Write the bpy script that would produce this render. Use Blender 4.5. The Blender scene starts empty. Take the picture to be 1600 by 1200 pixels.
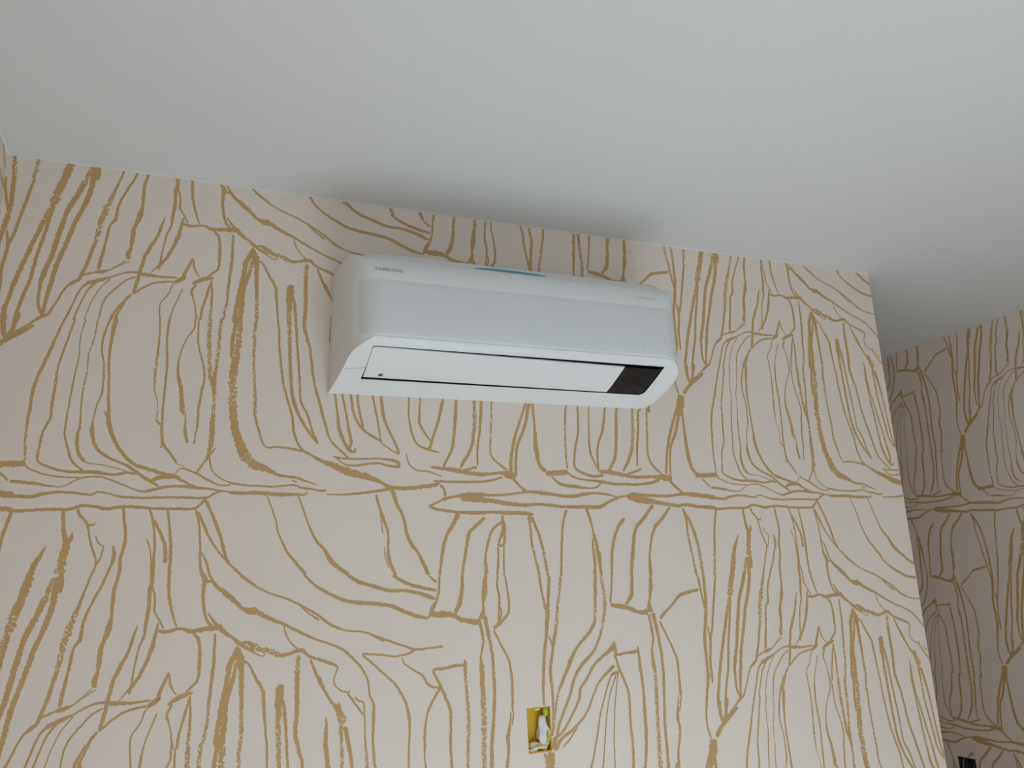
import bpy, bmesh, math, random
from mathutils import Vector, Matrix
S = bpy.context.scene
COL = S.collection
random.seed(7)
# ---------------------------------------------------------------- camera
cam = bpy.data.cameras.new('camera'); co = bpy.data.objects.new('camera', cam); COL.objects.link(co)
cam.sensor_fit = 'HORIZONTAL'; cam.sensor_width = 36.0; cam.lens = 36.0*1272.23/1600; cam.clip_start = 0.05
Rm = ((0.92508182, 0.04170938, -0.37747047), (0.05534465, 0.96853257, 0.24265536), (0.37571345, -0.24536703, 0.89366349))
right, down, fwd = [Vector((r[0], r[2], -r[1])) for r in Rm]     # camera axes in world (X right, Y into the wall, Z up)
M = Matrix.Identity(4)
for i in range(3):
    M[i][0] = right[i]; M[i][1] = -down[i]; M[i][2] = -fwd[i]
M[0][3], M[1][3], M[2][3] = -0.0076012, -1.7926736, 1.6781136
co.matrix_world = M
S.camera = co
# ---------------------------------------------------------------- world, light, exposure
w = bpy.data.worlds.new('world'); S.world = w; w.use_nodes = True
bg = w.node_tree.nodes['Background']; bg.inputs[0].default_value = (0.80, 0.88, 1.0, 1); bg.inputs[1].default_value = 1.0
def area(name, loc, target, sx, sy, power, color):
    L = bpy.data.lights.new(name, 'AREA'); L.shape = 'RECTANGLE'; L.size = sx; L.size_y = sy; L.energy = power; L.color = color
    o = bpy.data.objects.new(name, L); COL.objects.link(o); o.location = loc
    o.rotation_euler = (Vector(target)-Vector(loc)).to_track_quat('-Z', 'Y').to_euler()
    return o
WX0, WX1, WZ0, WZ1, YB = 0.38, 1.42, 0.04, 2.15, -3.3           # balcony-door opening in the wall behind the camera
area('window_daylight', ((WX0+WX1)/2, YB-0.30, (WZ0+WZ1)/2), ((WX0+WX1)/2, 0, (WZ0+WZ1)/2), WX1-WX0, WZ1-WZ0, 7, (0.66, 0.85, 1.0))
sl = bpy.data.lights.new('sun', 'SUN'); sl.energy = 50.0; sl.angle = math.radians(2); sl.color = (0.635, 0.82, 1.0)
so = bpy.data.objects.new('sun', sl); COL.objects.link(so); so.rotation_euler = Vector((0.0, 1.0, -0.66)).to_track_quat('-Z', 'Y').to_euler()
S.view_settings.view_transform = 'Standard'; S.view_settings.look = 'None'
S.view_settings.exposure = 0.0; S.view_settings.gamma = 1.0; S.view_settings.use_curve_mapping = False
try:
    S.cycles.use_denoising = True
    S.cycles.diffuse_bounces = 8; S.cycles.max_bounces = 12
except Exception: pass

# ---------------------------------------------------------------- materials
def lin(c):
    return tuple(((v/255)/12.92 if v/255 <= .04045 else ((v/255+.055)/1.055)**2.4) for v in c)+(1,)
def mat(name, rgb, rough=0.6, spec=0.5, noise=0.0, nscale=6.0, bump=0.0, bscale=300.0, metal=0.0, trans=0.0):
    m = bpy.data.materials.new(name); m.use_nodes = True; nt = m.node_tree; b = nt.nodes['Principled BSDF']
    b.inputs['Roughness'].default_value = rough; b.inputs['Specular IOR Level'].default_value = spec; b.inputs['Metallic'].default_value = metal
    b.inputs['Base Color'].default_value = lin(rgb)
    g = nt.nodes.new('ShaderNodeNewGeometry')
    if noise:
        n = nt.nodes.new('ShaderNodeTexNoise'); n.inputs['Scale'].default_value = nscale; n.inputs['Detail'].default_value = 4
        r = nt.nodes.new('ShaderNodeMapRange'); r.inputs[3].default_value = 1-noise; r.inputs[4].default_value = 1+noise
        mx = nt.nodes.new('ShaderNodeVectorMath'); mx.operation = 'SCALE'; mx.inputs[0].default_value = lin(rgb)[:3]
        nt.links.new(g.outputs['Position'], n.inputs['Vector']); nt.links.new(n.outputs['Fac'], r.inputs[0])
        nt.links.new(r.outputs[0], mx.inputs['Scale']); nt.links.new(mx.outputs[0], b.inputs['Base Color'])
    if bump:
        n2 = nt.nodes.new('ShaderNodeTexNoise'); n2.inputs['Scale'].default_value = bscale; n2.inputs['Detail'].default_value = 3
        bp = nt.nodes.new('ShaderNodeBump'); bp.inputs['Strength'].default_value = bump; bp.inputs['Distance'].default_value = 0.001
        nt.links.new(g.outputs['Position'], n2.inputs['Vector']); nt.links.new(n2.outputs['Fac'], bp.inputs['Height'])
        nt.links.new(bp.outputs[0], b.inputs['Normal'])
    return m
PAPER = (228, 215, 204); GOLD = (192, 156, 104)
m_paper = mat('wallpaper_ground', PAPER, 0.75, 0.25, 0.012, 3, 0.25, 500)
m_gold = mat('wallpaper_gold_line', GOLD, 0.5, 0.35, 0.05, 60, 0.15, 700)
def dry_mat(thr, name):
    m = mat(name, GOLD, 0.6, 0.3); nt = m.node_tree; b = nt.nodes['Principled BSDF']; g = nt.nodes['Geometry']
    n = nt.nodes.new('ShaderNodeTexNoise'); n.inputs['Scale'].default_value = 210; n.inputs['Detail'].default_value = 3; n.inputs['Roughness'].default_value = .7
    r = nt.nodes.new('ShaderNodeValToRGB'); r.color_ramp.elements[0].position = thr-.02; r.color_ramp.elements[0].color = lin(PAPER)
    r.color_ramp.elements[1].position = thr+.02; r.color_ramp.elements[1].color = lin(GOLD)
    nt.links.new(g.outputs['Position'], n.inputs['Vector']); nt.links.new(n.outputs['Fac'], r.inputs[0]); nt.links.new(r.outputs[0], b.inputs['Base Color'])
    return m
m_dry = dry_mat(0.425, 'wallpaper_gold_dry_brush')
m_ceil = mat('ceiling_matte_white', (217, 216, 215), 0.6, 0.3, 0.006, 2)
m_trim = mat('ceiling_edge_tape', (232, 231, 229), 0.45)
m_floor = mat('bare_screed_floor', (196, 190, 182), 0.85, 0.2, 0.08, 5, 0.3, 80)
m_plain = mat('plaster_wall', (205, 202, 198), 0.85, 0.2, 0.02, 4)
m_ac = mat('unit_white_plastic', (226, 227, 226), 0.38, 0.4)
m_acback = mat('unit_rear_plastic', (216, 216, 214), 0.45, 0.4)
m_line = mat('parting_line', (120, 128, 132), 0.7)
m_black = mat('outlet_shade_black', (14, 15, 17), 0.6)  # shade of the outlet gap put into the colour
m_disp = mat('display_gloss_black', (16, 14, 16), 0.12, 0.25)
m_letter = mat('lettering_grey', (168, 172, 175), 0.5)
m_letter2 = mat('lettering_pale_grey', (184, 189, 194), 0.5)
m_mark = mat('mark_dark_grey', (88, 94, 98), 0.5)
m_teal = mat('film_teal', (66, 150, 164), 0.3)
m_yellow = mat('box_yellow_plastic', (214, 172, 20), 0.42, 0.5, 0.10, 60, 0.3, 150)
m_green = mat('conduit_lime', (176, 190, 28), 0.4, 0.5, 0.08, 80)
m_plaster = mat('plaster_lump', (226, 222, 222), 0.9, 0.2, 0.04, 80, 0.8, 160)
m_plaster2 = mat('plaster_crumb_stained', (222, 208, 150), 0.9, 0.2, 0.12, 90, 0.8, 160)
m_boxdark = mat('box_dark_green', (38, 46, 36), 0.5, 0.5)
m_cable = mat('cable_black', (16, 18, 14), 0.45)
m_violet = mat('cable_sheath_grey_violet', (104, 92, 100), 0.5)
m_frame = mat('window_frame_white', (225, 225, 222), 0.4)
def perf_mat():
    # micro-perforated front panel: flat rows of dots, the shade inside the pin holes painted darker
    m = mat('unit_perforated_panel', (220, 221, 220), 0.42, 0.4); nt = m.node_tree; b = nt.nodes['Principled BSDF']; g = nt.nodes['Geometry']
    def mth(op, a, c=None):
        n = nt.nodes.new('ShaderNodeMath'); n.operation = op
        for i, v in enumerate((a, c)):
            if v is None: continue
            if isinstance(v, (int, float)): n.inputs[i].default_value = v
            else: nt.links.new(v, n.inputs[i])
        return n.outputs[0]
    sp = nt.nodes.new('ShaderNodeSeparateXYZ'); nt.links.new(g.outputs['Position'], sp.inputs[0])
    P = 2*math.pi/0.0032
    sx = mth('MULTIPLY', mth('ADD', mth('SINE', mth('MULTIPLY', sp.outputs['X'], P)), 1.0), .5)
    sz = mth('MULTIPLY', mth('ADD', mth('SINE', mth('MULTIPLY', sp.outputs['Z'], P)), 1.0), .5)
    h = mth('MULTIPLY', sx, sz)
    f = mth('SMOOTH_MIN', mth('MULTIPLY', h, 1.0), 1.0)
    r = nt.nodes.new('ShaderNodeValToRGB'); r.color_ramp.elements[0].position = .55; r.color_ramp.elements[0].color = lin((220, 221, 220))
    r.color_ramp.elements[1].position = .8; r.color_ramp.elements[1].color = lin((178, 180, 181))
    nt.links.new(h, r.inputs[0]); nt.links.new(r.outputs[0], b.inputs['Base Color'])
    return m
m_perf = perf_mat()

# ---------------------------------------------------------------- helpers
def mesh_obj(name, verts, faces, m, parent=None, smooth=False, mats=None, idx=None, angle=None):
    me = bpy.data.meshes.new(name); me.from_pydata([tuple(v) for v in verts], [], faces)
    for x in (mats or [m]): me.materials.append(x)
    if idx is not None: me.polygons.foreach_set('material_index', idx)
    me.validate(); me.update()
    if smooth:
        me.shade_smooth()
        if angle: me.set_sharp_from_angle(angle=math.radians(angle))
    o = bpy.data.objects.new(name, me); COL.objects.link(o)
    if parent: o.parent = parent
    return o
def box(verts, faces, x0, x1, y0, y1, z0, z1):
    n = len(verts)
    verts += [(x0,y0,z0),(x1,y0,z0),(x1,y1,z0),(x0,y1,z0),(x0,y0,z1),(x1,y0,z1),(x1,y1,z1),(x0,y1,z1)]
    faces += [(n+3,n+2,n+1,n),(n+4,n+5,n+6,n+7),(n,n+1,n+5,n+4),(n+1,n+2,n+6,n+5),(n+2,n+3,n+7,n+6),(n+3,n,n+4,n+7)]
def box_obj(name, m, parent, *b, bevel=0.0):
    v, f = [], []; box(v, f, *b); o = mesh_obj(name, v, f, m, parent)
    if bevel:
        bm = bmesh.new(); bm.from_mesh(o.data)
        bmesh.ops.bevel(bm, geom=bm.edges[:], offset=bevel, segments=2, affect='EDGES', profile=.5); bm.to_mesh(o.data); bm.free()
    return o
def thing(name, loc, label, cat, group=None):
    o = bpy.data.objects.new(name, None); o.empty_display_size = .05; COL.objects.link(o); o.location = loc
    o['label'] = label; o['category'] = cat
    if group: o['group'] = group
    return o
def adopt(root, objs):
    for o in objs:
        o.parent = root; o.matrix_parent_inverse = Matrix.Translation(-root.location)
def struct(o): o['kind'] = 'structure'; return o
def tube(path, r, n=8):
    V, F = [], []; P = [Vector(p) for p in path]
    for i, p in enumerate(P):
        t = (P[min(i+1, len(P)-1)]-P[max(i-1, 0)]).normalized()
        a = t.orthogonal().normalized(); b = t.cross(a)
        if i:
            a = (pa-t*pa.dot(t)).normalized(); b = t.cross(a)
        pa = a
        for k in range(n):
            an = 2*math.pi*k/n; V.append(p+(a*math.cos(an)+b*math.sin(an))*r)
    for i in range(len(P)-1):
        for k in range(n):
            F.append((i*n+k, i*n+(k+1) % n, (i+1)*n+(k+1) % n, (i+1)*n+k))
    F.append(tuple(range(n-1, -1, -1))); F.append(tuple((len(P)-1)*n+k for k in range(n)))
    return V, F

# ---------------------------------------------------------------- room
XL, XR, XE, ZC = -0.368, 2.84, 1.983, 2.6        # left wall, right wall, free end of the papered wall, ceiling
YR = 1.25                                          # depth of the recess beyond the wall end
CV, PH, PW = -0.21782, 0.86, 1.60376               # pattern: v of the ceiling line, repeat height and width
HOLE1 = (0.748, 0.8055, 1.326, 1.4205)             # opening for the wiring box in the main wall (x0,x1,z0,z1)
HOLE2 = (0.634, 0.711, 0.890, 0.988)               # opening in the right wall (y0,y1,z0,z1)

STROKES = """7962,5458,37;8113,5721,37
-1871,5735,51;-1754,5750,57;-1620,5777,58;-1483,5828,35;-1363,5851,23;-1279,5825,23;-1130,5658,30;-974,5618,30;-867,5634,30;-628,5815,30;-498,5913,31;-405,5961,43
-1734,5330,29;-1695,5437,29;-1598,5524,29;-1477,5593,29;-1304,5633,29;-1131,5640,30
-1604,5052,41;-1603,5253,41;-1556,5342,41;-1415,5446,47;-1275,5508,47;-1101,5511,60;-961,5514,66;-781,5558,48;-621,5516,49;-511,5532,49
-1290,4964,39;-1255,5184,39;-1205,5330,39;-1102,5492,39
-1195,4959,42;-1171,5107,42;-1112,5252,42;-1040,5305,21;-860,5355,21;-714,5425,21;-548,5525,22
-983,4949,42;-906,5095,43;-757,5239,43;-627,5340,55;-512,5487,62;-416,5624,62;-321,5723,62;-244,5820,37
-732,4937,49;-634,5159,49;-518,5336,68;-368,5422,68;-235,5506,69;-82,5589,76
-358,5709,25;-268,5632,81;-82,5589,94;53,5708,44;171,5821,44
-405,5961,49;-224,5865,62;-38,5817,44;152,5829,76;268,5866,51;502,5913,32;620,5950,32;819,5975,59;939,5947,59
-65,5539,25;-3,5403,25;45,5402,25;191,5506,45;320,5645,45;479,5785,32;607,5783,33;616,5737,33
409,4881,39;326,5120,39;191,5506,38
320,4885,39;347,5159,39;383,5431,26;495,5622,26;636,5736,26;937,5802,26
-188,4910,38;-137,5023,38;-45,5270,38
-44,5289,16;43,5344,16;26,5422,16
-1952,6057,62;-1788,6063,62;-1639,6080,63;-1541,6026,63;-1358,5970,47;-1203,5987,47;-993,6029,36;-925,5966,30;-800,6001,30;-654,6074,42;-400,6098,43;-124,6082,44;159,6096,44;332,6095,45;426,5991,45;522,5924,39
-1937,6344,62;-1772,6387,62;-1608,6374,57;-1374,6364,58;-1204,6354,58;-1069,6276,59;-929,6305,59;-804,6349,60;-664,6305,60;-466,6306,61;-282,6344,49;-22,6352,50;195,6345,50;314,6144,51;332,6095,51
-1425,7155,17;-1463,7327,56;-1533,7599,101;-1594,8003,105;-1627,8169,110
-1555,-2177,121;-1627,-1673,133;-1678,-1356,-138;-1719,-1044,-144
-1712,-1089,-98;-1762,-778,-97;-1813,-512,84;-1883,-78,83;-1965,434,81;-2030,893,80;-2092,1383,73;-2136,1863,78;-2116,2248,78
-1717,-1002,65;-1770,-356,64;-1844,365,63;-1887,943,62;-1951,1436,62;-2005,1918,61;-2021,2272,48
-1280,6383,58;-1265,6703,58;-1236,6986,86;-1213,7127,126;-1248,7475,-137;-1251,7786,-141
-1165,6864,23;-1168,6988,69;-1203,7163,69
-1298,7852,-73;-1332,8021,-73;-1359,8138,-73
-1231,7753,85;-1232,8027,85;-1238,8181,90
-1315,-2122,-82;-1399,-1612,94;-1524,-1014,92;-1582,-657,91;-1633,-140,90;-1682,369,89;-1750,834,88;-1775,1243,56;-1767,1601,56;-1712,1829,56
-1246,-2166,103;-1278,-1912,102;-1302,-1554,94;-1359,-1103,93;-1450,-607,85;-1520,-84,84;-1591,390,83;-1654,976,82;-1699,1548,62;-1712,1829,62
-1127,6347,53;-1095,6491,53;-1009,6690,41;-971,6994,41;-924,7279,41;-878,7563,35;-919,7840,40;-967,8115,40;-1007,8386,51;-1054,8655,-79;-1093,8921,-84;-1109,9120,-83
-1009,6700,35;-947,6726,41;-924,6655,24
-911,6960,29;-861,7139,29;-815,7194,29;-832,7424,29;-868,7598,29
-1104,8852,-89;-1144,9249,-89;-1171,9576,-88;-1198,9867,65;-1234,10153,65;-1276,10468,64;-1320,10715,64;-1345,10852,64
-702,7180,35;-689,7430,76;-719,7641,47;-791,8023,46;-865,8329,46;-936,8665,45;-967,8933,51;-967,9135,50
-972,9000,56;-981,9201,67;-1033,9328,50;-1057,9558,50;-1077,9851,49;-1103,10173,60;-1135,10555,70
-633,6276,48;-608,6605,48;-578,6933,60;-585,7220,59;-613,7434,59;-617,7788,59;-657,8137,58;-664,8414,58;-668,8759,57;-686,8962,97;-700,9131,97
-690,9064,91;-740,9329,68;-756,9562,96;-768,9893,56;-795,10055,89;-788,10220,72
-813,10233,22;-883,10353,22;-960,10470,22;-989,10546,22
-770,10256,22;-928,10443,22;-990,10530,22;-1085,10601,81;-1179,10643,43
-1179,10643,32;-1318,10747,48;-1345,10852,58;-1404,10936,58;-1462,11035,58
-1387,881,38;-1454,1017,38;-1502,1149,38;-1577,1486,38;-1653,1779,56;-1712,1849,74;-1817,2024,43;-1930,2199,42;-2089,2437,48
-1843,2205,24;-1973,2380,36;-2102,2515,60
-374,8959,23;-417,9230,52;-458,9531,52;-533,9825,74;-592,10084,67;-630,10408,67;-665,10794,66;-703,11111,55
-327,6369,43;-281,6647,43;-251,7014,43;-240,7342,42;-250,7594,78;-246,7988,72;-265,8235,71;-262,8587,65;-280,8865,64;-288,9141,52
-264,6610,49;-190,6906,55;-126,7201,61;-110,7601,73
-341,7048,36;-298,7231,24;-279,7449,24;-270,7557,24
-239,8095,42;-196,8417,36;-197,8663,35;-128,8879,35;-86,9058,35
-284,9107,41;-302,9242,41;-340,9409,35;-366,9678,34;-389,10012,34;-399,10212,45;-418,10408,68
-145,8913,41;-171,9188,59;-198,9460,76;-242,9728,64;-303,9991,57;-366,10183,57;-405,10294,57
-422,10291,28;-477,10432,28;-524,10540,17
-119,6370,43;-83,6798,43;-55,7240,61;-55,7712,61;-54,8072,54;-35,8394,54;12,8752,42;66,9039,30
214,6372,44;262,6730,38;281,7104,37;289,7400,37;308,7769,56;361,7991,105;348,8208,61;354,8461,61;381,8786,49;443,9006,49;520,9120,49
235,6429,57;309,6693,57;393,7033,44;497,7335,38;598,7562,38;719,7791,38;860,8022,38;980,8178,38
333,6163,57;441,6620,57;528,7036,63;596,7488,57;638,7638,57
297,7364,25;359,7551,44;415,7884,43;497,8145,62;595,8298,93;714,8490,81;815,8680,56;913,8780,81;1011,8807,69
371,8035,62;456,8041,62
418,8754,24;498,8976,61;577,9126,79;694,9317,67
-148,9086,59;-66,9130,71;77,9082,48;131,9080,48;243,9145,78;408,9109,79;557,9096,110;616,9202,49;772,9415,55;890,9589,62;988,9672,49
832,9518,31;907,9455,31;1005,9531,31
253,9181,42;322,9347,60;347,9630,60;347,9942,59;336,10217,47;275,10345,47;206,10454,35
513,9226,49;512,9544,48;512,9930,60;494,10343,59;477,10751,-53;475,11022,-53;447,11354,-52;434,11551,-52;432,11590,46
5,9999,29;-33,10198,58;-80,10393,58;-101,10541,74;-88,10566,75;-208,10740,34
12,10034,29;31,10275,46;71,10416,29;101,10505,29
22,10718,40;60,10633,69;103,10590,81;190,10519,82;288,10483,47
62,10684,40;14,10877,40;10,11009,40
17,10944,29;61,11250,29;88,11551,45;94,11647,45
263,10547,41;225,10812,46;189,11107,46;153,11399,46;146,11636,45
255,10580,41;273,10920,46;274,11255,-52;264,11552,-52;270,11616,-51
-173,567,28;-391,591,48;-587,568,81;-666,542,47;-819,575,33;-966,711,33;-1112,824,72;-1256,936,64
-210,682,41;-425,747,41;-576,904,40;-703,1118,40
-94,520,41;-210,682,41
-1221,888,45;-1322,1114,38;-1381,1450,38;-1460,1906,38
-1147,873,45;-1238,1138,32;-1321,1561,32;-1368,1891,31
-983,756,26;-1102,1070,19;-1181,1413,19;-1246,1870,19
-681,651,33;-793,759,33;-881,944,33;-986,1172,33;-1050,1430,32;-1073,1801,26;-1075,1842,25
-881,944,39;-925,1036,20
-722,1121,46;-827,1390,46;-911,1651,52;-937,1820,51
-791,1342,26;-872,1685,45;-883,1810,77
-218,726,27;-278,1036,27;-368,1327,27;-355,1722,27
-95,851,27;-174,1228,27;-224,1532,27;-234,1702,27
-1462,1866,44;-1538,2354,43;-1606,2793,61;-1675,3187,54;-1724,3611,60;-1743,4101,53;-1755,4547,-41;-1749,4913,-41;-1731,5276,-40
-1342,1846,38;-1411,2414,37;-1480,3048,-37;-1494,3511,48;-1510,3931,48;-1512,4270,42;-1574,4609,41;-1601,4942,-35;-1614,5199,47
-1224,1826,25;-1268,2393,19;-1262,2747,19;-1288,3180,31;-1316,3761,30;-1337,4294,30;-1338,4669,36;-1289,5001,36;-1243,5257,42
-1084,1803,-26;-1108,2289,-25;-1156,2694,-25;-1156,3126,-25;-1183,3556,31;-1189,4055,30;-1182,4434,36;-1204,4736,60;-1172,5070,54;-1095,5252,36
-944,1779,39;-1000,2233,38;-1008,2594,38;-979,2868,-32;-964,3260,38;-972,3651,37;-1021,4003,25;-1041,4310,24;-1044,4538,79;-1006,4837,55;-945,5022,55;-832,5167,43
-875,1767,84;-907,2259,58;-918,2701,44;-907,3214,44;-893,3682,44;-876,4029,62;-864,4335,80;-795,4712,68;-673,5085,62;-556,5288,62
-925,4072,31;-886,4222,31
-356,1680,33;-346,2134,33;-355,2626,-46;-370,3073,-45;-366,3472,-32;-317,3825,-19;-314,4218,-29
-332,4227,38;-262,4351,38
-240,1661,44;-252,2202,43;-236,2733,43;-239,3259,42;-243,3739,42;-250,4135,42;-230,4757,57;-137,5023,44;-45,5270,38
-244,4913,38;-230,4777,38
77,1607,34;73,1861,34;-26,2210,27;-92,2673,27;-95,3041,59;-51,3400,72;-16,3957,-91;30,4192,-19;27,4430,65;65,4781,52
123,1600,34;134,2270,34;208,2799,34;232,3126,40;206,3495,53;179,3941,46;172,4420,-39;143,4796,26
268,1575,-76;267,2125,-75;285,2666,-75;305,3076,81;350,3277,101;364,3602,-60;367,3966,-66;358,4168,86;360,4487,105;354,4805,85;333,5003,59;309,5199,45
410,1551,-63;395,2022,-62;390,2443,-62;370,2862,54;359,3235,74
596,1520,63;577,1909,70;564,2251,76;561,2588,76
648,1511,-113;641,2197,-111;608,2582,138;588,3086,150
580,3003,-137;597,3498,-136;605,3865,141;635,4309,147;704,4747,153;781,5062,-200;886,5257,167;1051,5371,121;1155,5468,67;1260,5545,47;1406,5570,48;1533,5640,48;1725,5765,21
869,3221,-55;887,3635,-55;894,4046,-55;941,4369,48;1031,4810,34;1187,4811,41;1354,4843,41;1546,4916,49
840,-70,110;853,598,72;860,994,-65;868,1474,-64;845,1911,-64;851,2253,-63
844,2211,-53;855,2803,-52;870,3263,-52
780,-418,73;701,-39,102;668,414,86;632,730,86;599,1173,85;568,1654,84
785,-148,-51;749,219,73;675,766,86;663,1205,99;646,1641,105
775,-462,37;781,-372,110;817,-200,147;842,20,110
850,-140,51;928,-44,37;1009,254,51;1100,549,59;1128,945,58;1146,1384,43;1174,1817,43;1179,2163,43
1319,460,134;1311,687,148;1302,868,125;1303,1268,-80;1313,1707,-80;1319,2143,-79
1340,771,52;1370,989,74;1398,1474,51;1423,2128,51
1535,-179,-76;1517,238,83;1527,781,82;1523,1230,81;1514,1587,81;1545,1847,66;1592,2104,66
694,9281,37;812,9509,49;888,9464,56;986,9565,-105;1084,9648,-75;1163,9693,-94;1301,9800,75;1420,9779,51;1559,9723,83;1681,9884,45;1803,9972,58;1968,10085,58;2030,10174,39;1990,10381,29;1992,10563,29;2074,10702,29;2178,10754,29;2194,10702,19
813,9526,25;949,9667,25;1067,9789,25;1115,9759,25;1045,9625,25
1341,9132,29;1364,9317,29;1436,9544,29;1538,9702,29
1682,9939,45;1745,10238,51;1808,10464,83;1870,10689,51;1974,10993,51;2025,11073,115;2078,11297,-140;2099,11479,-127
2078,11475,82;2091,11902,-57;2094,12428,-62
2130,11520,83;2183,11955,76;2225,12455,63
2051,10952,19;2060,11061,45
1885,11264,19;1896,11443,57;1889,11794,81;1901,12110,81;1923,12392,80
2157,10769,39;2262,11040,39;2366,11292,39
2251,10885,32;2303,10974,32;2366,11020,32;2383,11313,32;2388,11710,32;2398,12068,-45;2420,12496,63
664,8358,44;815,8680,56;971,8749,101;1110,8908,82;1331,9094,51;1513,9278,51;1717,9466,39;1924,9619,39;2111,9789,46;2259,10049,46;2364,10286,46;2428,10553,46;2449,10851,33;2502,11079,46;2502,11442,65;2492,11908,45;2523,12518,57
780,7943,32;960,8177,32;1141,8357,32;1383,8525,39;1567,8708,39;1774,8932,52;1920,9152,52;2130,9324,33;2363,9386,33;2556,9521,40;2729,9654,41;2926,9792,41;3081,9887,55;3283,9872,35;3465,9855,49
1547,8706,32;1651,8884,32;1785,9046,46
2448,9452,20;2642,9637,40
3081,9887,41;2947,9985,41;2772,10009,34;2577,9947,33;2364,9906,40;2374,9971,40;2470,10114,40;2662,10438,40;2813,10721,47;2920,11072,47;2972,11413,67;2981,11745,46;2967,12179,46;2965,12610,46
2881,10053,27;2924,10210,34;3033,10357,34;3165,10508,48;3230,10707,48;3318,10815,48;3419,10830,41
3767,10211,28;3777,10302,78;3758,10339,56;3619,10348,56;3458,10396,56;3322,10423,48;3409,10771,62;3473,11047,62;3548,11398,69;3549,11848,54;3543,12292,54;3553,12734,54
3777,10302,71;3776,10671,-63;3791,11134,-63;3806,11669,-69;3786,12190,-68;3776,12780,54
3408,10847,48;3316,11097,48;3235,11384,47;3194,11747,54;3184,12149,53;3182,12475,26;3202,12660,40
1579,7953,46;1705,8190,46;1873,8392,60;2042,8558,67;2169,8644,67;2383,8700,74;2644,8761,69;2754,8809,76;2908,8939,76;3086,9073,77;3244,9135,49;3290,9092,49
2156,8007,68;2296,8171,75;2513,8303,69;2689,8413,69;2911,8437,56;3113,8503,71;3272,8615,78;3374,8683,43
2767,8043,63;2934,8232,63;3137,8366,71;3388,8471,57
3277,8094,36;3390,8262,50
3427,8103,43;3423,8426,43;3386,8703,43;3326,8897,92;3279,9091,70
3279,9051,70;3451,9067,128;3613,9102,86;3751,9234,86;3962,9315,109;4011,9247,131
3769,8083,66;3758,8449,80;3710,8850,101;3637,9064,65
1083,6044,27;1193,6591,33;1239,6941,33;1347,7368,46;1474,7680,59;1600,7954,59
1474,6001,34;1540,6319,34;1629,6754,34;1716,7109,47;1845,7387,61;1920,7625,101;2038,7825,81;2167,7996,75
649,7676,28;780,7925,28
2536,5992,50;2592,6363,50;2625,6568,85;2670,6773,57;2703,7017,43;2702,7341,42;2713,7582,77;2757,7864,63;2812,8058,63
2607,6568,28;2629,6995,28
2653,7339,21;2668,7620,21;2712,7861,21
2763,5866,94;2841,6281,72;2920,6571,65;2964,6983,65;3030,7271,79;3121,7478,50;3188,7725,79;3277,8074,72
3732,6495,105;3644,6790,82;3545,7081,74;3493,7411,73;3454,7820,58;3434,8095,58
4134,6606,69;3957,6880,68;3881,7048,83;3839,7382,67;3797,7796,66;3761,8103,59
3485,6134,45;3293,6303,44
3485,6134,75;3678,6047,53;3849,6003,92;3972,5981,77;4171,5988,78
3293,6303,52;3387,6366,59;3672,6452,60;3915,6475,68;4161,6477,69
3775,6025,53;3971,6076,100;4168,6144,93
3465,5728,53;3524,5856,53;3545,6048,53
1546,4908,49;1675,5046,49;1827,5184,84;1980,5281,120;2156,5421,149;2401,5539,129;2559,5639,72;2740,5803,80;2924,5830,80;3156,5797,81;3393,5738,82;3466,5686,38
1855,5998,28;2028,6005,28;2291,5974,50;2513,5918,50;2740,5845,65
3371,5632,38;3683,5647,53;4178,5629,47
601,5970,58;819,5975,59;980,5966,79;1184,6004,80;1432,6009,54;1579,6000,34;1599,5928,27
596,5717,46;776,5781,33;977,5801,33;1181,5806,34;1408,5770,34;1535,5841,41;1683,5879,41;1812,5910,48;1854,5877,28
1396,5643,31;1460,5701,31
1247,3181,42;1317,3637,42;1375,4009,49;1401,4380,49;1458,4707,49;1546,4908,49
1354,3170,57;1392,3631,77;1471,4001,56;1605,4409,56;1726,4713,28
1472,3157,43;1488,3622,42;1578,3951,49;1647,4365,49;1726,4693,49
1668,3136,43;1738,3599,57;1819,4143,57;1888,4559,43;1999,4803,43;2144,5056,50
1958,3429,44;1989,3876,43;2018,4298,72;2087,4631,72;2154,4838,72;2221,4898,50;2247,4791,50
2058,3420,44;2117,3909,44;2152,4332,65;2187,4668,65;2154,4796,65
2182,3408,52;2218,3858,51;2286,4153,51;2366,4318,51;2514,4501,51;2628,4602,52
2605,4560,29;2616,4645,29;2743,4810,30;2870,4933,30
2273,3421,52;2308,3894,51;2354,4234,51
2495,3422,45;2548,3918,45;2605,4560,37
2613,3432,75;2641,3867,67;2698,4210,52;2790,4550,52;2870,4911,44
3019,3417,38;3016,3926,38;3072,4447,45;3141,4661,45;3283,4776,53;3463,4855,31
3187,3424,39;3175,4046,61;3240,4306,46;3345,4563,46
3528,3438,71;3460,3981,62;3383,4385,61;3319,4761,61
3739,3441,79;3710,4053,71;3659,4723,62;3519,5253,46
4028,3461,-64;4017,4122,87;3995,4348,79;3970,4618,71;3891,4933,70;3774,5267,54
4137,3474,73;4106,4070,56;4057,4703,47;4048,5192,39
3327,5259,45;3518,5296,76;3785,5354,108;4031,5435,70;4181,5453,70
3785,5354,46;3934,5284,47;4035,5228,62
2963,4886,22;3020,5205,30;3136,5351,30;3302,5380,30;3492,5505,30
1935,5023,28;2067,5071,43;2333,5073,36;2605,5063,36;2834,5126,74;2857,5253,66;2696,5237,44;2582,5178,44;2401,5205,43;2267,5251,43;2089,5216,28;1979,5054,28
4297,3460,-49;4285,4058,-48;4257,4828,40;4316,5027,40;4514,5311,48
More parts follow.
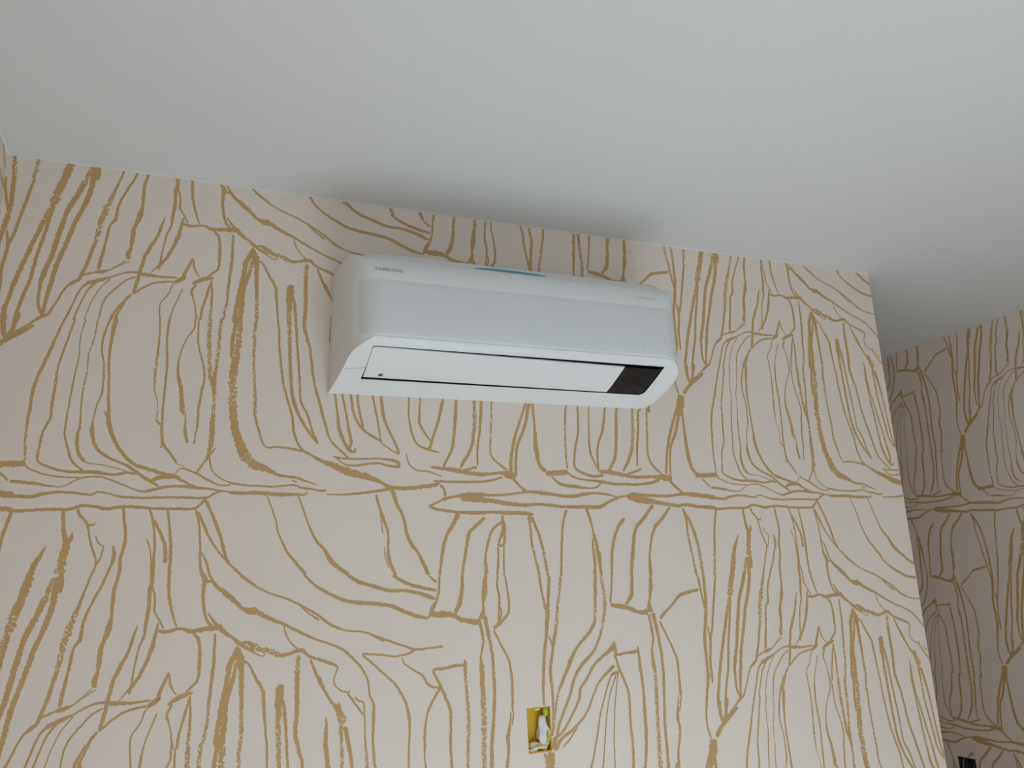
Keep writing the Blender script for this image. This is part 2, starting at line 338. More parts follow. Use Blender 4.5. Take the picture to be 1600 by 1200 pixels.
4865,3364,59;4728,4028,58;4637,4538,73;4578,5039,72;4578,5354,72
4917,3406,84;4818,4114,66;4701,4581,65;4664,4991,65;4652,5486,64
4973,3354,59;4994,4009,58;5003,4657,107;5043,5113,74;5143,5329,82
5141,5384,107;5330,5356,108;5516,5328,109
5547,3399,52;5513,3974,-43;5504,4633,-51;5511,5236,42
5752,3381,52;5738,4149,52;5670,4625,51;5637,5139,59;5727,5322,59;5959,5446,60;6130,5405,60
5949,3413,35;5927,4137,35;5931,4754,52;6064,5289,51
6244,3388,62;6172,4073,61;6064,4605,52;6051,5266,51
6448,3395,72;6394,4589,70;6351,4926,70;6235,5284,69
6064,5303,86;6247,5317,104;6503,5395,87;6733,5447,70;7030,5430,62;7178,5451,135;7389,5470,154
6743,3420,-82;6730,3988,-81;6687,4575,80;6612,4915,79;6494,5277,52
6848,3412,64;6834,3883,63;6782,4570,63;6757,5150,35
6562,5356,52;6682,5296,53;6834,5196,62
7018,3323,-55;6989,4070,55;6969,4756,54;7047,5092,54;7241,5401,54
5507,5328,42;5598,5464,42;5816,5551,42;6094,5592,60;6318,5658,60;6722,5665,61;6990,5613,62;7144,5524,72
5233,5450,41;5373,5674,58;5588,5739,83;5862,5790,34;6003,5756,34;6093,5615,43
3761,5354,77;3982,5414,62;4232,5416,63;4410,5381,63;4512,5422,159;4653,5464,152
3781,5645,46;4077,5640,47;4279,5583,47;4434,5491,47
4599,5532,56;4710,5753,56;4810,5907,80
3776,6004,91;3972,5981,61;4220,6000,62;4473,5985,47;4810,5907,48;5045,5927,89;5309,5992,65;5551,6027,83;5745,5966,83;5940,5932,51;6163,5963,51;6372,6054,34
3775,6077,114;3921,6089,153;4217,6153,93;4518,6231,94;4774,6275,79;4983,6249,64;5193,6276,65;5432,6321,65;5786,6322,83;6035,6322,84;6152,6217,68;6372,6054,51;6503,6007,52
6503,6007,60;6649,5982,104;7000,6003,62;7299,6001,63;7514,5952,63;7729,5950,100;7975,5997,101;8193,6034,102
6530,6044,86;6730,6109,165;7049,6193,106;7434,6288,72;7587,6264,72;7831,6312,73;7985,6327,83;8188,6357,83
7326,5520,63;7464,5759,63;7577,5927,63
7695,2855,124;7664,3115,143;7658,3268,171;7624,3525,142
7608,3273,66;7439,4041,74;7344,4642,64;7282,5327,63
7655,3269,85;7551,3984,84;7411,4540,64;7364,5374,54
7702,3265,67;7711,3924,66;7732,4624,93;7780,5117,93;7891,5351,93
7842,5372,111;8271,5341,113
3769,6462,60;4013,6489,61;4236,6456,54;4437,6479,78;4768,6495,87;4910,6527,48
4410,6544,54;4393,6717,54;4251,6929,54;4170,7268,53;4126,7645,45;4129,8104,90
4412,6674,78;4420,6976,116;4358,7167,54;4337,7358,53;4413,7318,54;4444,7062,54
4321,7400,46;4321,7738,45;4295,8155,45
4417,7361,38;4403,7742,38;4398,8162,38
4831,6548,87;4848,6899,47;4861,7333,-51;4913,7766,-51;4957,8195,62
4869,6593,79;4962,6989,63;5037,7513,-63;5094,8204,70
5457,6397,57;5385,6776,57;5344,7350,56;5310,8217,55
5798,6376,75;5864,6784,50;5893,7100,50;5869,7367,49;5886,7812,82;5874,8251,73
5907,7100,41;5954,7638,107;5983,8257,57
6451,6633,43;6428,6702,77;6351,6838,85;6250,7200,67;6188,7647,66;6161,8268,49
6986,6263,79;6821,6614,78;6662,6890,77;6608,7118,77;6555,7618,93;6495,8288,83
7295,6335,71;7142,6665,79;6980,6942,78;6902,7310,52;6849,7766,51;6841,8309,101
7536,6360,54;7591,6718,63;7586,7049,-53;7628,7614,-53;7688,8360,61
7561,6455,63;7674,6862,81;7761,7432,-71;7809,8368,-71
8186,6386,55;8116,6966,55;8072,7632,-59;8031,8381,-58
4010,9320,65;4049,9764,51;4006,10195,36;4014,10392,100;4017,10860,99;4023,11171,-92;4024,11707,-98;4014,12271,-90;4014,12830,-89
4085,9166,88;4134,9694,73;4174,10097,58;4188,10572,57;4189,11119,64;4164,11731,63;4129,12293,76;4118,12852,76
4117,8103,60;4100,8391,111;4084,8596,140;4067,8839,44;4064,9002,51;4035,9242,160
4300,8156,45;4282,8404,45;4313,8695,45;4306,8982,52;4286,9347,44;4235,9503,44
4320,8942,37;4340,9108,37;4298,9348,37
4411,8162,38;4440,8498,38;4451,9077,52;4323,9350,52;4210,9501,80
4210,9541,44;4310,9914,44;4422,10327,44;4459,10807,58;4452,11588,43
4416,11582,32;4416,11775,43;4367,12149,85;4372,12454,56;4338,12898,69
4464,11590,32;4437,11894,32
4952,8195,62;4988,8705,-46;5050,9213,84
5107,8204,70;5074,8838,69;5047,9297,92;5004,9871,68;4960,10477,67;4930,11074,59;4929,11510,37
5302,8216,-55;5222,9061,-54;5179,9559,61;5111,10088,76
5046,9752,30;5111,10088,53;5057,10611,75;5067,11095,59;5068,11691,51;5037,12195,51
5874,8251,81;5839,9115,-64;5810,9496,71;5678,9820,70;5510,10094,46;5395,10410,92;5307,10726,68;5192,11114,-52;5133,11384,-52;5097,11696,-52;5044,12197,-51
5969,8257,-73;6006,8999,-72;5924,9677,55;5767,10249,55;5571,10557,69;5429,10905,53;5337,11336,52;5221,11756,52;5149,12020,59;5115,12288,58
6162,8246,41;6101,9007,48
6510,8267,75;6470,8818,99;6360,9072,57
6099,9050,81;6275,9109,106;6438,9188,82;6573,9287,82;6741,9316,141
6837,8286,59;6830,8578,118;6787,8975,42;6770,9305,174
6752,9369,66;6791,9984,66;6761,10283,41;6764,10755,97;6783,10928,-65;6771,11685,-80;6761,12388,-79;6747,13403,101
6825,9332,91;6889,9995,74;6923,10690,65;6914,11371,65;6882,12203,64;6883,13431,70
6927,9562,50;7069,10102,41;7183,10638,58;7193,11199,57;7197,11626,57
7152,11661,32;7137,11828,32;7109,12159,72;7132,12497,56;7071,13063,55;7061,13469,63
7205,11627,33;7165,11917,32;7130,12037,32
6945,9497,75;7181,9141,51;7343,8885,69;7525,8808,69;7694,8751,78
7703,8361,61;7734,8823,52;7781,9282,52
7809,8368,71;7807,9103,78;7778,9554,86;7723,10175,77;7723,10882,68;7715,11230,84;7636,11994,50;7621,12459,41;7670,12826,41
8038,8382,53;7958,9115,57;7878,9879,56;7827,10187,56
7794,9780,34;7827,10187,60;7790,10759,59;7794,11372,50
7773,12803,98;7879,12547,83;7950,12453,83
7726,12857,147;7712,13064,171;7693,13269,162
6124,10039,40;6076,10202,95;5892,10432,55;5752,10622,54;5635,10935,54;5522,11163,53;5486,11440,53;5344,11857,45;5206,12187,44;5102,12324,58
6127,10103,64;6122,10377,63;6105,10459,63
6122,10398,47;6327,10360,48;6507,10339,72
6513,10211,40;6530,10724,72;6555,11317,56;6551,11940,71;6547,12554,70;6493,13350,61
6121,10419,47;6173,10761,55;6240,11062,55;6303,11445,55;6299,12102,54;6310,12712,54;6294,13308,61
6096,10667,79;5954,10856,54;5812,11083,38;5723,11356,38;5602,11781,38;5464,12036,37;5331,12210,59;5175,12377,58;5067,12628,94
5436,12111,30;5325,12366,29;5193,12575,29
6018,10927,47;6087,10866,55;6169,10844,55
6018,10927,27;5951,11227,27;5838,11739,27;5766,12210,38;5694,12712,37;5612,13165,37
6112,10919,23;5982,11437,23;5904,12033,23;5853,12624,30;5802,13205,30
6148,10883,24;6069,11573,23;6012,12455,23;5995,13245,30
5077,12320,73;5034,12506,94;4993,12806,180;4979,13071,200
4894,12671,36;4950,12835,86
5045,12158,51;5022,12348,51;5008,12539,72
5124,12251,66;5075,12397,65;5030,12621,87
5107,12306,58;5060,12472,58;5022,12658,94
7886,11863,75;7875,12162,75;7915,12447,75
8037,11800,67;7995,12139,67;7930,12437,66
8209,12088,59;8076,12273,59;7929,12462,83
1178,2142,47;1247,3181,46
1318,2122,65;1354,3170,64
1423,2107,47;1472,3157,46
1592,2082,51;1668,3136,50
1903,12353,43;1958,13442,51
1943,12362,43;2058,13432,51
2093,12393,44;2182,13421,51
2225,12420,44;2273,13434,52
2420,12461,44;2495,13435,52
2523,12482,57;2613,13446,68
2965,12575,39;3019,13430,46
3202,12624,40;3187,13437,46
3553,12697,54;3528,13451,63
3777,12744,61;3738,13455,71
4011,12792,62;4028,13475,72
4118,12815,62;4137,13488,73
4339,12861,49;4297,13474,57
4944,13025,57;4864,13387,67
4993,13035,72;4917,13430,84
5041,13045,57;4972,13378,67
5613,13126,37;5546,13414,43
5804,13166,37;5751,13396,44
5997,13206,30;5949,13428,35
6296,13269,53;6243,13403,62
6495,13310,61;6447,13410,72
6750,13363,70;6742,13435,82
6885,13391,62;6847,13427,73
7063,13429,55;7018,13338,65"""
def catmull(P, step):
    out = []
    n = len(P)
    for i in range(n-1):
        p0 = P[max(i-1, 0)]; p1 = P[i]; p2 = P[i+1]; p3 = P[min(i+2, n-1)]
        L = math.hypot(p2[0]-p1[0], p2[1]-p1[1]); k = max(1, int(L/step))
        for j in range(k):
            t = j/k; q = []
            for c in range(2):
                m1 = (p2[c]-p0[c])*.5; m2 = (p3[c]-p1[c])*.5
                if i == 0: m1 = p2[c]-p1[c]
                if i == n-2: m2 = p2[c]-p1[c]
                lim = L*1.0
                m1 = max(-lim, min(lim, m1)); m2 = max(-lim, min(lim, m2))
                t2 = t*t; t3 = t2*t
                q.append((2*t3-3*t2+1)*p1[c]+(t3-2*t2+t)*m1+(-2*t3+3*t2)*p2[c]+(t3-t2)*m2)
            out.append((q[0], q[1], p1[2]+(p2[2]-p1[2])*t, p1[3]))
    out.append(P[-1]); return out
def tile_ribbons():
    """every printed stroke of one repeat as a strip of quads: ([(left, right) points], dry flags) in metres"""
    R = []
    rnd = random.Random(3)
    for line in STROKES.split('\n'):
        if not line.strip(): continue
        P = []
        for s in line.split(';'):
            u, v, wd = map(int, s.split(','))
            P.append((u*1e-4*PW, v*1e-4*PH, abs(wd)*1.10e-4, wd < 0))
        C = catmull(P, 0.0028); L, Rr, D = [], [], []
        n = len(C); jc = 0.0
        for i, (x, y, wd, dry) in enumerate(C):
            a = C[max(i-1, 0)]; b = C[min(i+1, n-1)]
            dx, dy = b[0]-a[0], b[1]-a[1]; l = math.hypot(dx, dy) or 1; nx, ny = -dy/l, dx/l
            jc = jc*.6+rnd.uniform(-1, 1)*.00035
            rough = .24 if not dry else .40
            end = .55 if i in (0, n-1) else 1
            wl = wd*.5*end*(1+rnd.uniform(-rough, rough)); wr = wd*.5*end*(1+rnd.uniform(-rough, rough))
            L.append((x+nx*(wl+jc), y+ny*(wl+jc))); Rr.append((x-nx*(wr-jc), y-ny*(wr-jc))); D.append(dry)
        R.append((L, Rr, D))
    return R
RIB = tile_ribbons()
def paper_print(h0, h1, d0, d1, du, dv, put, V, F, I, keep=None):
    """lay the repeat over the wall rectangle (h across, d down from the ceiling), clipped to it; put(h, d, lift) -> world point"""
    k = 0
    i0 = math.floor((h0-du)/PW)-1; i1 = math.ceil((h1-du)/PW)+1
    j0 = math.floor((d0-dv)/PH)-2; j1 = math.ceil((d1-dv)/PH)+1
    for j in range(j0, j1+1):
        for i in range(i0, i1+1):
            ox, oy = du+i*PW, dv+j*PH
            for n, (L, R, D) in enumerate(RIB):
                lift = .00010+n*.0000022
                last = None
                for q in range(len(L)):
                    a = (L[q][0]+ox, L[q][1]+oy); b = (R[q][0]+ox, R[q][1]+oy)
                    cx, cy = (a[0]+b[0])/2, (a[1]+b[1])/2
                    if not (h0 < cx < h1 and d0 < cy < d1) or (keep and not keep(cx, cy)):
                        last = None; continue
                    s = len(V)
                    for p in (a, b): V.append(put(min(max(p[0], h0), h1), min(max(p[1], d0), d1), lift))
                    if last is not None:
                        F.append((last, last+1, s+1, s)); I.append(2 if D[q] else 1)
                    last = s
def panel_with_hole(put, h0, h1, d0, d1, hole, depth, V, F, I):
    a0, a1, b0, b1 = hole
    xs, ys = [h0, a0, a1, h1], [d0, b0, b1, d1]; n = len(V)
    for y in ys:
        for x in xs: V.append(put(x, y, 0))
    for r in range(3):
        for c in range(3):
            if r == 1 and c == 1: continue
            k = n+r*4+c; F.append((k, k+1, k+5, k+4)); I.append(0)
    m = len(V)
    for x, y in ((a0, b0), (a1, b0), (a1, b1), (a0, b1)): V.append(put(x, y, 0)); V.append(put(x, y, -depth))
    for q in range(4):
        p = m+2*q; r_ = m+2*((q+1) % 4); F.append((p, r_, r_+1, p+1)); I.append(3)
MATS = [m_paper, m_gold, m_dry, m_plain]
# main papered wall (front, free end and back of a solid block)
V, F, I = [], [], []
put = lambda h, d, l: (h, -l, ZC-d)
panel_with_hole(put, XL, XE, 0, ZC, (HOLE1[0], HOLE1[1], ZC-HOLE1[3], ZC-HOLE1[2]), .06, V, F, I)
n = len(V); V += [(XE, 0, 0), (XE, 0, ZC), (XE, YR, ZC), (XE, YR, 0), (XL, YR, ZC), (XL, YR, 0)]
F += [(n, n+3, n+2, n+1), (n+3, n+5, n+4, n+2)]; I += [0, 3]
inhole = lambda x, y: not (HOLE1[0]-.001 < x < HOLE1[1]+.001 and ZC-HOLE1[3]-.001 < y < ZC-HOLE1[2]+.001)
paper_print(XL, XE, 0, ZC, 0.0, -CV*PH, put, V, F, I, inhole)
struct(mesh_obj('wall_front', V, F, None, mats=MATS, idx=I))
# right wall; across = -y, so that the pattern runs on as a paperhanger hangs it
V, F, I = [], [], []
putr = lambda h, d, l: (XR-l, -h, ZC-d)
panel_with_hole(putr, -YR, -YB, 0, ZC, (-HOLE2[1], -HOLE2[0], ZC-HOLE2[3], ZC-HOLE2[2]), .05, V, F, I)
inh2 = lambda x, y: not (-HOLE2[1]-.001 < x < -HOLE2[0]+.001 and ZC-HOLE2[3]-.001 < y < ZC-HOLE2[2]+.001)
paper_print(-YR, 1.4, 0, ZC, -1.047*PW, -(CV+.034)*PH, putr, V, F, I, inh2)
struct(mesh_obj('wall_right', V, F, None, mats=MATS, idx=I))
# left wall
V, F, I = [], [], []
putl = lambda h, d, l: (XL+l, h, ZC-d)
V += [(XL, YB, 0), (XL, 0, 0), (XL, 0, ZC), (XL, YB, ZC)]; F.append((0, 1, 2, 3)); I.append(0)
paper_print(-1.2, 0, 0, ZC, -.2294*PW-.01, -CV*PH, putl, V, F, I)
struct(mesh_obj('wall_left', V, F, None, mats=MATS, idx=I))
# recess wall, floor, ceiling
struct(mesh_obj('wall_recess', [(XE, YR, 0), (XR, YR, 0), (XR, YR, ZC), (XE, YR, ZC)], [(0, 1, 2, 3)], m_paper))
struct(mesh_obj('floor', [(XL, YB, 0), (XR, YB, 0), (XR, YR, 0), (XL, YR, 0)], [(0, 1, 2, 3)], m_floor))
struct(mesh_obj('ceiling', [(XL, YB, ZC), (XR, YB, ZC), (XR, YR, ZC), (XL, YR, ZC)], [(3, 2, 1, 0)], m_ceil))
# wall behind the camera with its window opening
V, F, I = [], [], []
putb = lambda h, d, l: (h, YB+l, ZC-d)
panel_with_hole(putb, XL, XR, 0, ZC, (WX0, WX1, ZC-WZ1, ZC-WZ0), .2, V, F, I)
struct(mesh_obj('wall_back', V, F, None, mats=[m_plain, m_gold, m_dry, m_plain], idx=I))
V, F = [], []
for b in ((WX0, WX1, WZ0, WZ0+.05), (WX0, WX1, WZ1-.05, WZ1), (WX0, WX0+.05, WZ0+.05, WZ1-.05), (WX1-.05, WX1, WZ0+.05, WZ1-.05), ((WX0+WX1)/2-.03, (WX0+WX1)/2+.03, WZ0+.05, WZ1-.05)):
    box(V, F, b[0], b[1], YB-.14, YB-.08, b[2], b[3])
struct(mesh_obj('window_1', V, F, m_frame))
# pale edge tape of the stretched ceiling, along the walls
for k, b in enumerate(((XL+.003, XE, -.0035, -.0002), (XL+.0002, XL+.0035, YB, -.0035))):
    struct(box_obj('trim_%d' % (k+1), m_trim, None, b[0], b[1], b[2], b[3], ZC-.0018, ZC-.0002))

# ---------------------------------------------------------------- air conditioner
ax0, ax1 = .315, 1.130
PROF = [(0, 2.405), (-.06, 2.4055), (-.12, 2.402), (-.16, 2.394), (-.183, 2.377), (-.195, 2.350), (-.1995, 2.31), (-.1998, 2.26), (-.1975, 2.225),
        (-.1945, 2.203), (-.186, 2.192), (-.160, 2.1795), (-.12, 2.163), (-.09, 2.151), (-.05, 2.138), (-.015, 2.1275), (0, 2.123)]
def dense(P, k=12):
    Q = [(p[0], p[1], 0, 0) for p in P]; out = []
    for i in range(len(Q)-1):
        p0, p1, p2, p3 = Q[max(i-1, 0)], Q[i], Q[i+1], Q[min(i+2, len(Q)-1)]
        for j in range(k):
            t = j/k; t2 = t*t; t3 = t2*t
            out.append(tuple((2*t3-3*t2+1)*p1[c]+(t3-2*t2+t)*(p2[c]-p0[c])*.5+(-2*t3+3*t2)*p2[c]+(t3-t2)*(p3[c]-p1[c])*.5 for c in (0, 1)))
    out.append(P[-1]); return out
DP = dense(PROF)
apex = min(range(len(DP)), key=lambda i: DP[i][0])
crease = min(range(len(DP)), key=lambda i: abs(DP[i][0]+.1945)+abs(DP[i][1]-2.203))
RC = .064
def warp(o):
    # the end face on the left widens a little towards the wall
    for v in o.data.vertices:
        e = v.co.x-ax0
        if e < RC: v.co.x -= (.017-.008*(v.co.z-2.13)/.28)*(1-max(0, e)/RC)*(1-min(1, -v.co.y/.125))
    return o
def ymax(x):
    e = min(x-ax0, ax1-x); e = max(e, 0)
    if e >= RC: return .1998
    return .1998-.078*(1-math.sqrt(max(0, 1-(1-e/RC)**2)))
def cut(ym):
    """the three runs of the section at a column: top, front (clamped to ym), underside"""
    if ym > .1944:
        ti = next(i for i in range(len(DP)) if DP[i][0] < -.1944)
        top = DP[:ti]; front = [(max(a, -ym), b) for a, b in DP[ti-1:crease+1]]; bot = DP[crease:]
    else:
        ti = next(i for i in range(len(DP)) if DP[i][0] < -ym)
        a, b = DP[ti-1], DP[ti]; t = (-ym-a[0])/(b[0]-a[0]); pt = (-ym, a[1]+t*(b[1]-a[1]))
        bi = max(i for i in range(len(DP)) if DP[i][0] < -ym)
        a, b = DP[bi], DP[bi+1]; t = (-ym-a[0])/(b[0]-a[0]); pb = (-ym, a[1]+t*(b[1]-a[1]))
        top = DP[:ti]+[pt]; front = [pt, pb]; bot = [pb]+DP[bi+1:]
    return top, front, bot
def resample(P, n):
    L = [0]
    for i in range(1, len(P)): L.append(L[-1]+math.hypot(P[i][0]-P[i-1][0], P[i][1]-P[i-1][1]))
    out = []; j = 0
    for k in range(n+1):
        s = L[-1]*k/n
        while j < len(L)-2 and L[j+1] < s: j += 1
        d = L[j+1]-L[j] or 1; t = (s-L[j])/d; out.append((P[j][0]+t*(P[j+1][0]-P[j][0]), P[j][1]+t*(P[j+1][1]-P[j][1])))
    return out
def bot_at_y(bot, y):
    for i in range(len(bot)-1):
        if bot[i][0] <= y <= bot[i+1][0]:
            d = bot[i+1][0]-bot[i][0] or 1; t = (y-bot[i][0])/d; return (y, bot[i][1]+t*(bot[i+1][1]-bot[i][1]))
    return bot[0] if y < bot[0][0] else bot[-1]
FX0, FX1, FY0, FY1 = .3595, 1.0745, -.1775, -.0660         # air outlet opening on the underside
edge = [0, .0006, .002, .004, .007, .011, .016, .022, .029, .037]
xs = [ax0+e for e in edge]+[FX0]
k = 40
xs += [FX0+(FX1-FX0)*i/k for i in range(1, k)]+[FX1]
xs += [x for x in sorted(ax1-e for e in edge) if x > FX1+.002]
def column(x):
    top, front, bot = cut(ymax(x))
    y0 = bot[0][0]
    a = max(FY0, y0+.001)
    i1 = [p for p in bot if p[0] < a]+[bot_at_y(bot, a)]
    i2 = [bot_at_y(bot, a)]+[p for p in bot if a < p[0] < FY1]+[bot_at_y(bot, FY1)]
    i3 = [bot_at_y(bot, FY1)]+[p for p in bot if p[0] > FY1]
    e = max(0, min(x-ax0, ax1-x)); k_ = 1-math.sqrt(max(0, 1-(1-e/.035)**2)) if e < .035 and x > .7 else 0
    lo = lambda Q: [(p[0], max(p[1], 2.123+.016*k_)) for p in Q]
    i1, i2, i3 = lo(i1), lo(i2), lo(i3)
    P = resample(top, 16)+resample(front, 14)[1:]+resample(i1, 5)[1:]+resample(i2, 10)[1:]+resample(i3, 8)[1:]
    return P
V, F = [], []; n = None
for x in xs:
    P = column(x); n = len(P); V += [(x, p[0]-.0004, p[1]) for p in P]
r0, r1 = 16+14+5, 16+14+5+10
for i in range(len(xs)-1):
    for j in range(n-1):
        if r0 <= j < r1 and xs[i] >= FX0-1e-6 and xs[i+1] <= FX1+1e-6: continue
        F.append((i*n+j, i*n+j+1, (i+1)*n+j+1, (i+1)*n+j))
F.append(tuple(reversed(range(n)))); F.append(tuple((len(xs)-1)*n+j for j in range(n)))
# inward lip of the outlet opening, coloured black for the shade in the gap
rim = [(xs.index(FX0), j) for j in range(r0, r1+1)]+[(i, r1) for i in range(xs.index(FX0)+1, xs.index(FX1)+1)]
rim += [(xs.index(FX1), j) for j in range(r1-1, r0-1, -1)]+[(i, r0) for i in range(xs.index(FX1)-1, xs.index(FX0), -1)]
m0 = len(V); f_lip = len(F); n_corner = []
for (i, j) in rim:
    v = V[i*n+j]; V.append((v[0], v[1]+.004, v[2]+.010))
for q in range(len(rim)):
    a, b = rim[q], rim[(q+1) % len(rim)]; F.append((a[0]*n+a[1], b[0]*n+b[1], m0+(q+1) % len(rim), m0+q)); n_lip = len(F)
# rounded corners of the outlet opening
for (cx, cy, sx, sy, rr) in ((FX1, FY1, -1, -1, .017), (FX1, FY0+.010, -1, 1, .005), (FX0, FY0, 1, 1, .006)):
    c0 = len(V); px, py = cx+sx*rr, cy+sy*rr
    pts = [(cx, cy)]+[(px-sx*rr*math.cos(a), py-sy*rr*math.sin(a)) for a in [math.pi/2*i/8 for i in range(9)]]
    for (x, y) in pts:
        p = bot_at_y(DP[crease:], y); V.append((x, p[0]-.0006, p[1]-.0003))
    for i in range(1, 9): F.append((c0, c0+i, c0+i+1)); n_corner.append(len(F)-1)
ac = thing('air_conditioner', ((ax0+ax1)/2, 0, 2.123), 'white wall-mounted split air conditioner with perforated front panel and black display', 'air conditioner')
parts = []
casing = mesh_obj('casing', V, F, None, smooth=True, angle=28, mats=[m_ac, m_black], idx=[0 if i < f_lip or i in n_corner else 1 for i in range(len(F))]); parts.append(warp(casing))
# rear housing rising a little behind the front shell
def loft(prof, x0, x1, r, name, m, off=0.0, ang=30, close=True):
    V, F = [], []; ex = [0, .1, .25, .45, .7, 1.0]
    X = [x0+r*e for e in ex]+[x0+r+(x1-x0-2*r)*i/12 for i in range(1, 12)]+[x1-r*e for e in reversed(ex)]
    zb = prof[-1][1]
    for x in X:
        e = min(x-x0, x1-x); s = 1 if e >= r else math.sqrt(max(0, 1-(1-e/r)**2))
        sc = .80+.20*s; sz = .955+.045*s
        V += [(x, p[0]*sc-.0006, zb+(p[1]-zb)*sz) for p in prof]
    n = len(prof)
    for i in range(len(X)-1):
        for j in range(n-1): F.append((i*n+j, i*n+j+1, (i+1)*n+j+1, (i+1)*n+j))
    F.append(tuple(reversed(range(n)))); F.append(tuple((len(X)-1)*n+j for j in range(n)))
    return mesh_obj(name, V, F, m, smooth=True, angle=ang)
rear = loft(dense([(0, 2.409), (-.05, 2.4165), (-.10, 2.4195), (-.125, 2.4185), (-.142, 2.412), (-.152, 2.402), (-.155, 2.390), (-.14, 2.37)], 6), .352, 1.112, .03, 'rear_housing', m_acback)
parts.append(rear)
# perforated panel, a thin skin over the front
V, F = [], []
zt, zb_ = 2.3335, 2.2075
X = [ax0+e for e in (.012, .018, .025, .034, .045, .06)]+[ax0+.06+(ax1-ax0-.12)*i/24 for i in range(1, 25)]+[ax1-e for e in (.045, .034, .025, .018, .012)]
X = sorted(set(X))
def front_y(x, z):
    ym = ymax(x); best = min((p for p in DP[:crease+14] if p[0] < -.15), key=lambda p: abs(p[1]-z)); return max(best[0], -ym)
zsn = 14
for x in X:
    for j in range(zsn+1):
        z = zt+(zb_-zt)*j/zsn; d = .0010 if 0 < j < zsn and x not in (X[0], X[-1]) else -.0006
        e = min(x-ax0, ax1-x); nx = 0 if e > RC else (-(1-e/RC) if x < .7 else (1-e/RC))
        V.append((x+nx*d*.8, front_y(x, z)-.0004-d, z))
for i in range(len(X)-1):
    for j in range(zsn): F.append((i*(zsn+1)+j, i*(zsn+1)+j+1, (i+1)*(zsn+1)+j+1, (i+1)*(zsn+1)+j))
parts.append(warp(mesh_obj('perforated_panel', V, F, m_perf, smooth=True, angle=40)))
# rounded edge between the shell and the underside frame
path = []
for x in xs:
    t, f, b = cut(ymax(x)); path.append((x, b[0][0]-.0002, b[0][1]))
def side_path(x):
    t, f, b = cut(ymax(x)); return [(x, p[0], max(p[1], 2.1385 if x > .7 else 0)) for p in resample(b, 14)][::-1]
Vt, Ft = tube(side_path(ax0+.0003)[:-1]+path+side_path(ax1-.0003)[::-1][1:], .0017, 8)
parts.append(warp(mesh_obj('frame_edge_bead', Vt, Ft, m_ac, smooth=True, angle=50)))
# outlet cavity: shallow sheet whose black stands in for the shade inside
V, F = [], []
for x in (FX0-.004, FX1+.004):
    for y in [FY0-.003+(FY1-FY0+.006)*i/10 for i in range(11)]:
        p = bot_at_y(DP[crease:], y); V.append((x, p[0]+.006, p[1]+.0095))
for i in range(10): F.append((i, i+1, 12+i, 11+i))
parts.append(mesh_obj('air_outlet', V, F, m_black))
# swing flap and its glossy end window
def flap_patch(name, m, f0, f1, lift, thick, corner, parent=None, n1=60, n2=16, rr=None):
    """f0,f1: x of the ends; corner radii (top-left, top-right, bottom-right, bottom-left)"""
    V, F = [], []
    def surf(x, s, o):
        t = (x-FX0)/(FX1-FX0)
        ya = -.1742+.0082*t; yb = -.0738+.0040*t
        # rounded corners: shorten the column near the ends
        cta, cba = 0, 0
        for cr, xe, topc in ((corner[0], f0, 1), (corner[1], f1, 1), (corner[2], f1, 0), (corner[3], f0, 0)):
            d = abs(x-xe)
            if cr and d < cr:
                c = cr-math.sqrt(max(0, cr*cr-(cr-d)**2))
                if topc: cta = max(cta, c)
                else: cba = max(cba, c)
        ya += cta; yb -= cba
        y = ya+(yb-ya)*s
        p = bot_at_y(DP[crease:], y); q = bot_at_y(DP[crease:], y+.002)
        tx, tz = q[0]-p[0], q[1]-p[1]; l = math.hypot(tx, tz); nx, nz = tz/l, -tx/l      # outward (down/forward)
        return (x, p[0]+nx*o, p[1]+nz*o)
    us = sorted(set([f0+(f1-f0)*i/n1 for i in range(n1+1)]+[f0+(f1-f0)*.004*i for i in (0.3, 1, 2, 3)]+[f1-(f1-f0)*.004*i for i in (0.3, 1, 2, 3)]))
    for o in (lift, lift-thick):
        for x in us:
            for j in range(n2+1): V.append(surf(x, j/n2, o))
    N = len(us)*(n2+1)
    for i in range(len(us)-1):
        for j in range(n2):
            a = i*(n2+1)+j; F.append((a, a+1, a+n2+2, a+n2+1)); F.append((N+a, N+a+n2+1, N+a+n2+2, N+a+1))
    for i in range(len(us)-1):
        a = i*(n2+1); F.append((a, a+n2+1, N+a+n2+1, N+a)); a += n2; F.append((a, N+a, N+a+n2+1, a+n2+1))
    for j in range(n2):
        F.append((j, N+j, N+j+1, j+1)); a = (len(us)-1)*(n2+1)+j; F.append((a, a+1, N+a+1, N+a))
    return mesh_obj(name, V, F, m, parent, smooth=True, angle=35)
FXM = .9700
flap = flap_patch('air_flap', m_ac, FX0+.0012, FXM, -.0004, .003, (.007, 0, 0, 0)); parts.append(flap)
disp = flap_patch('display_window', m_disp, FXM+.0006, FX1-.0035, -.0008, .003, (0, .004, .012, 0)); disp['label'] = 'glossy black display window at right end of the flap'
def on_under(x, y, o=.0006):
    p = bot_at_y(DP[crease:], y); return Vector((x, p[0], p[1]-o))
def ribbon(name, pts, wd, m, o=.0005, closed=False):
    """thin printed or moulded line on the underside, pts in (x, y)"""
    V, F = [], []
    for i, (x, y) in enumerate(pts):
        a = pts[max(i-1, 0)]; b = pts[min(i+1, len(pts)-1)]; dx, dy = b[0]-a[0], b[1]-a[1]; l = math.hypot(dx, dy)
        V += [on_under(x-dy/l*wd/2, y+dx/l*wd/2, o), on_under(x+dy/l*wd/2, y-dx/l*wd/2, o)]
    for i in range(len(pts)-1): F.append((2*i, 2*i+1, 2*i+3, 2*i+2))
    return mesh_obj(name, V, F, m)
seam = ribbon('parting_seam', [(ax0+.001, -.101), (ax0+.02, -.104), (FX0-.0005, -.109)], .0011, m_line, .0007); parts.append(seam)
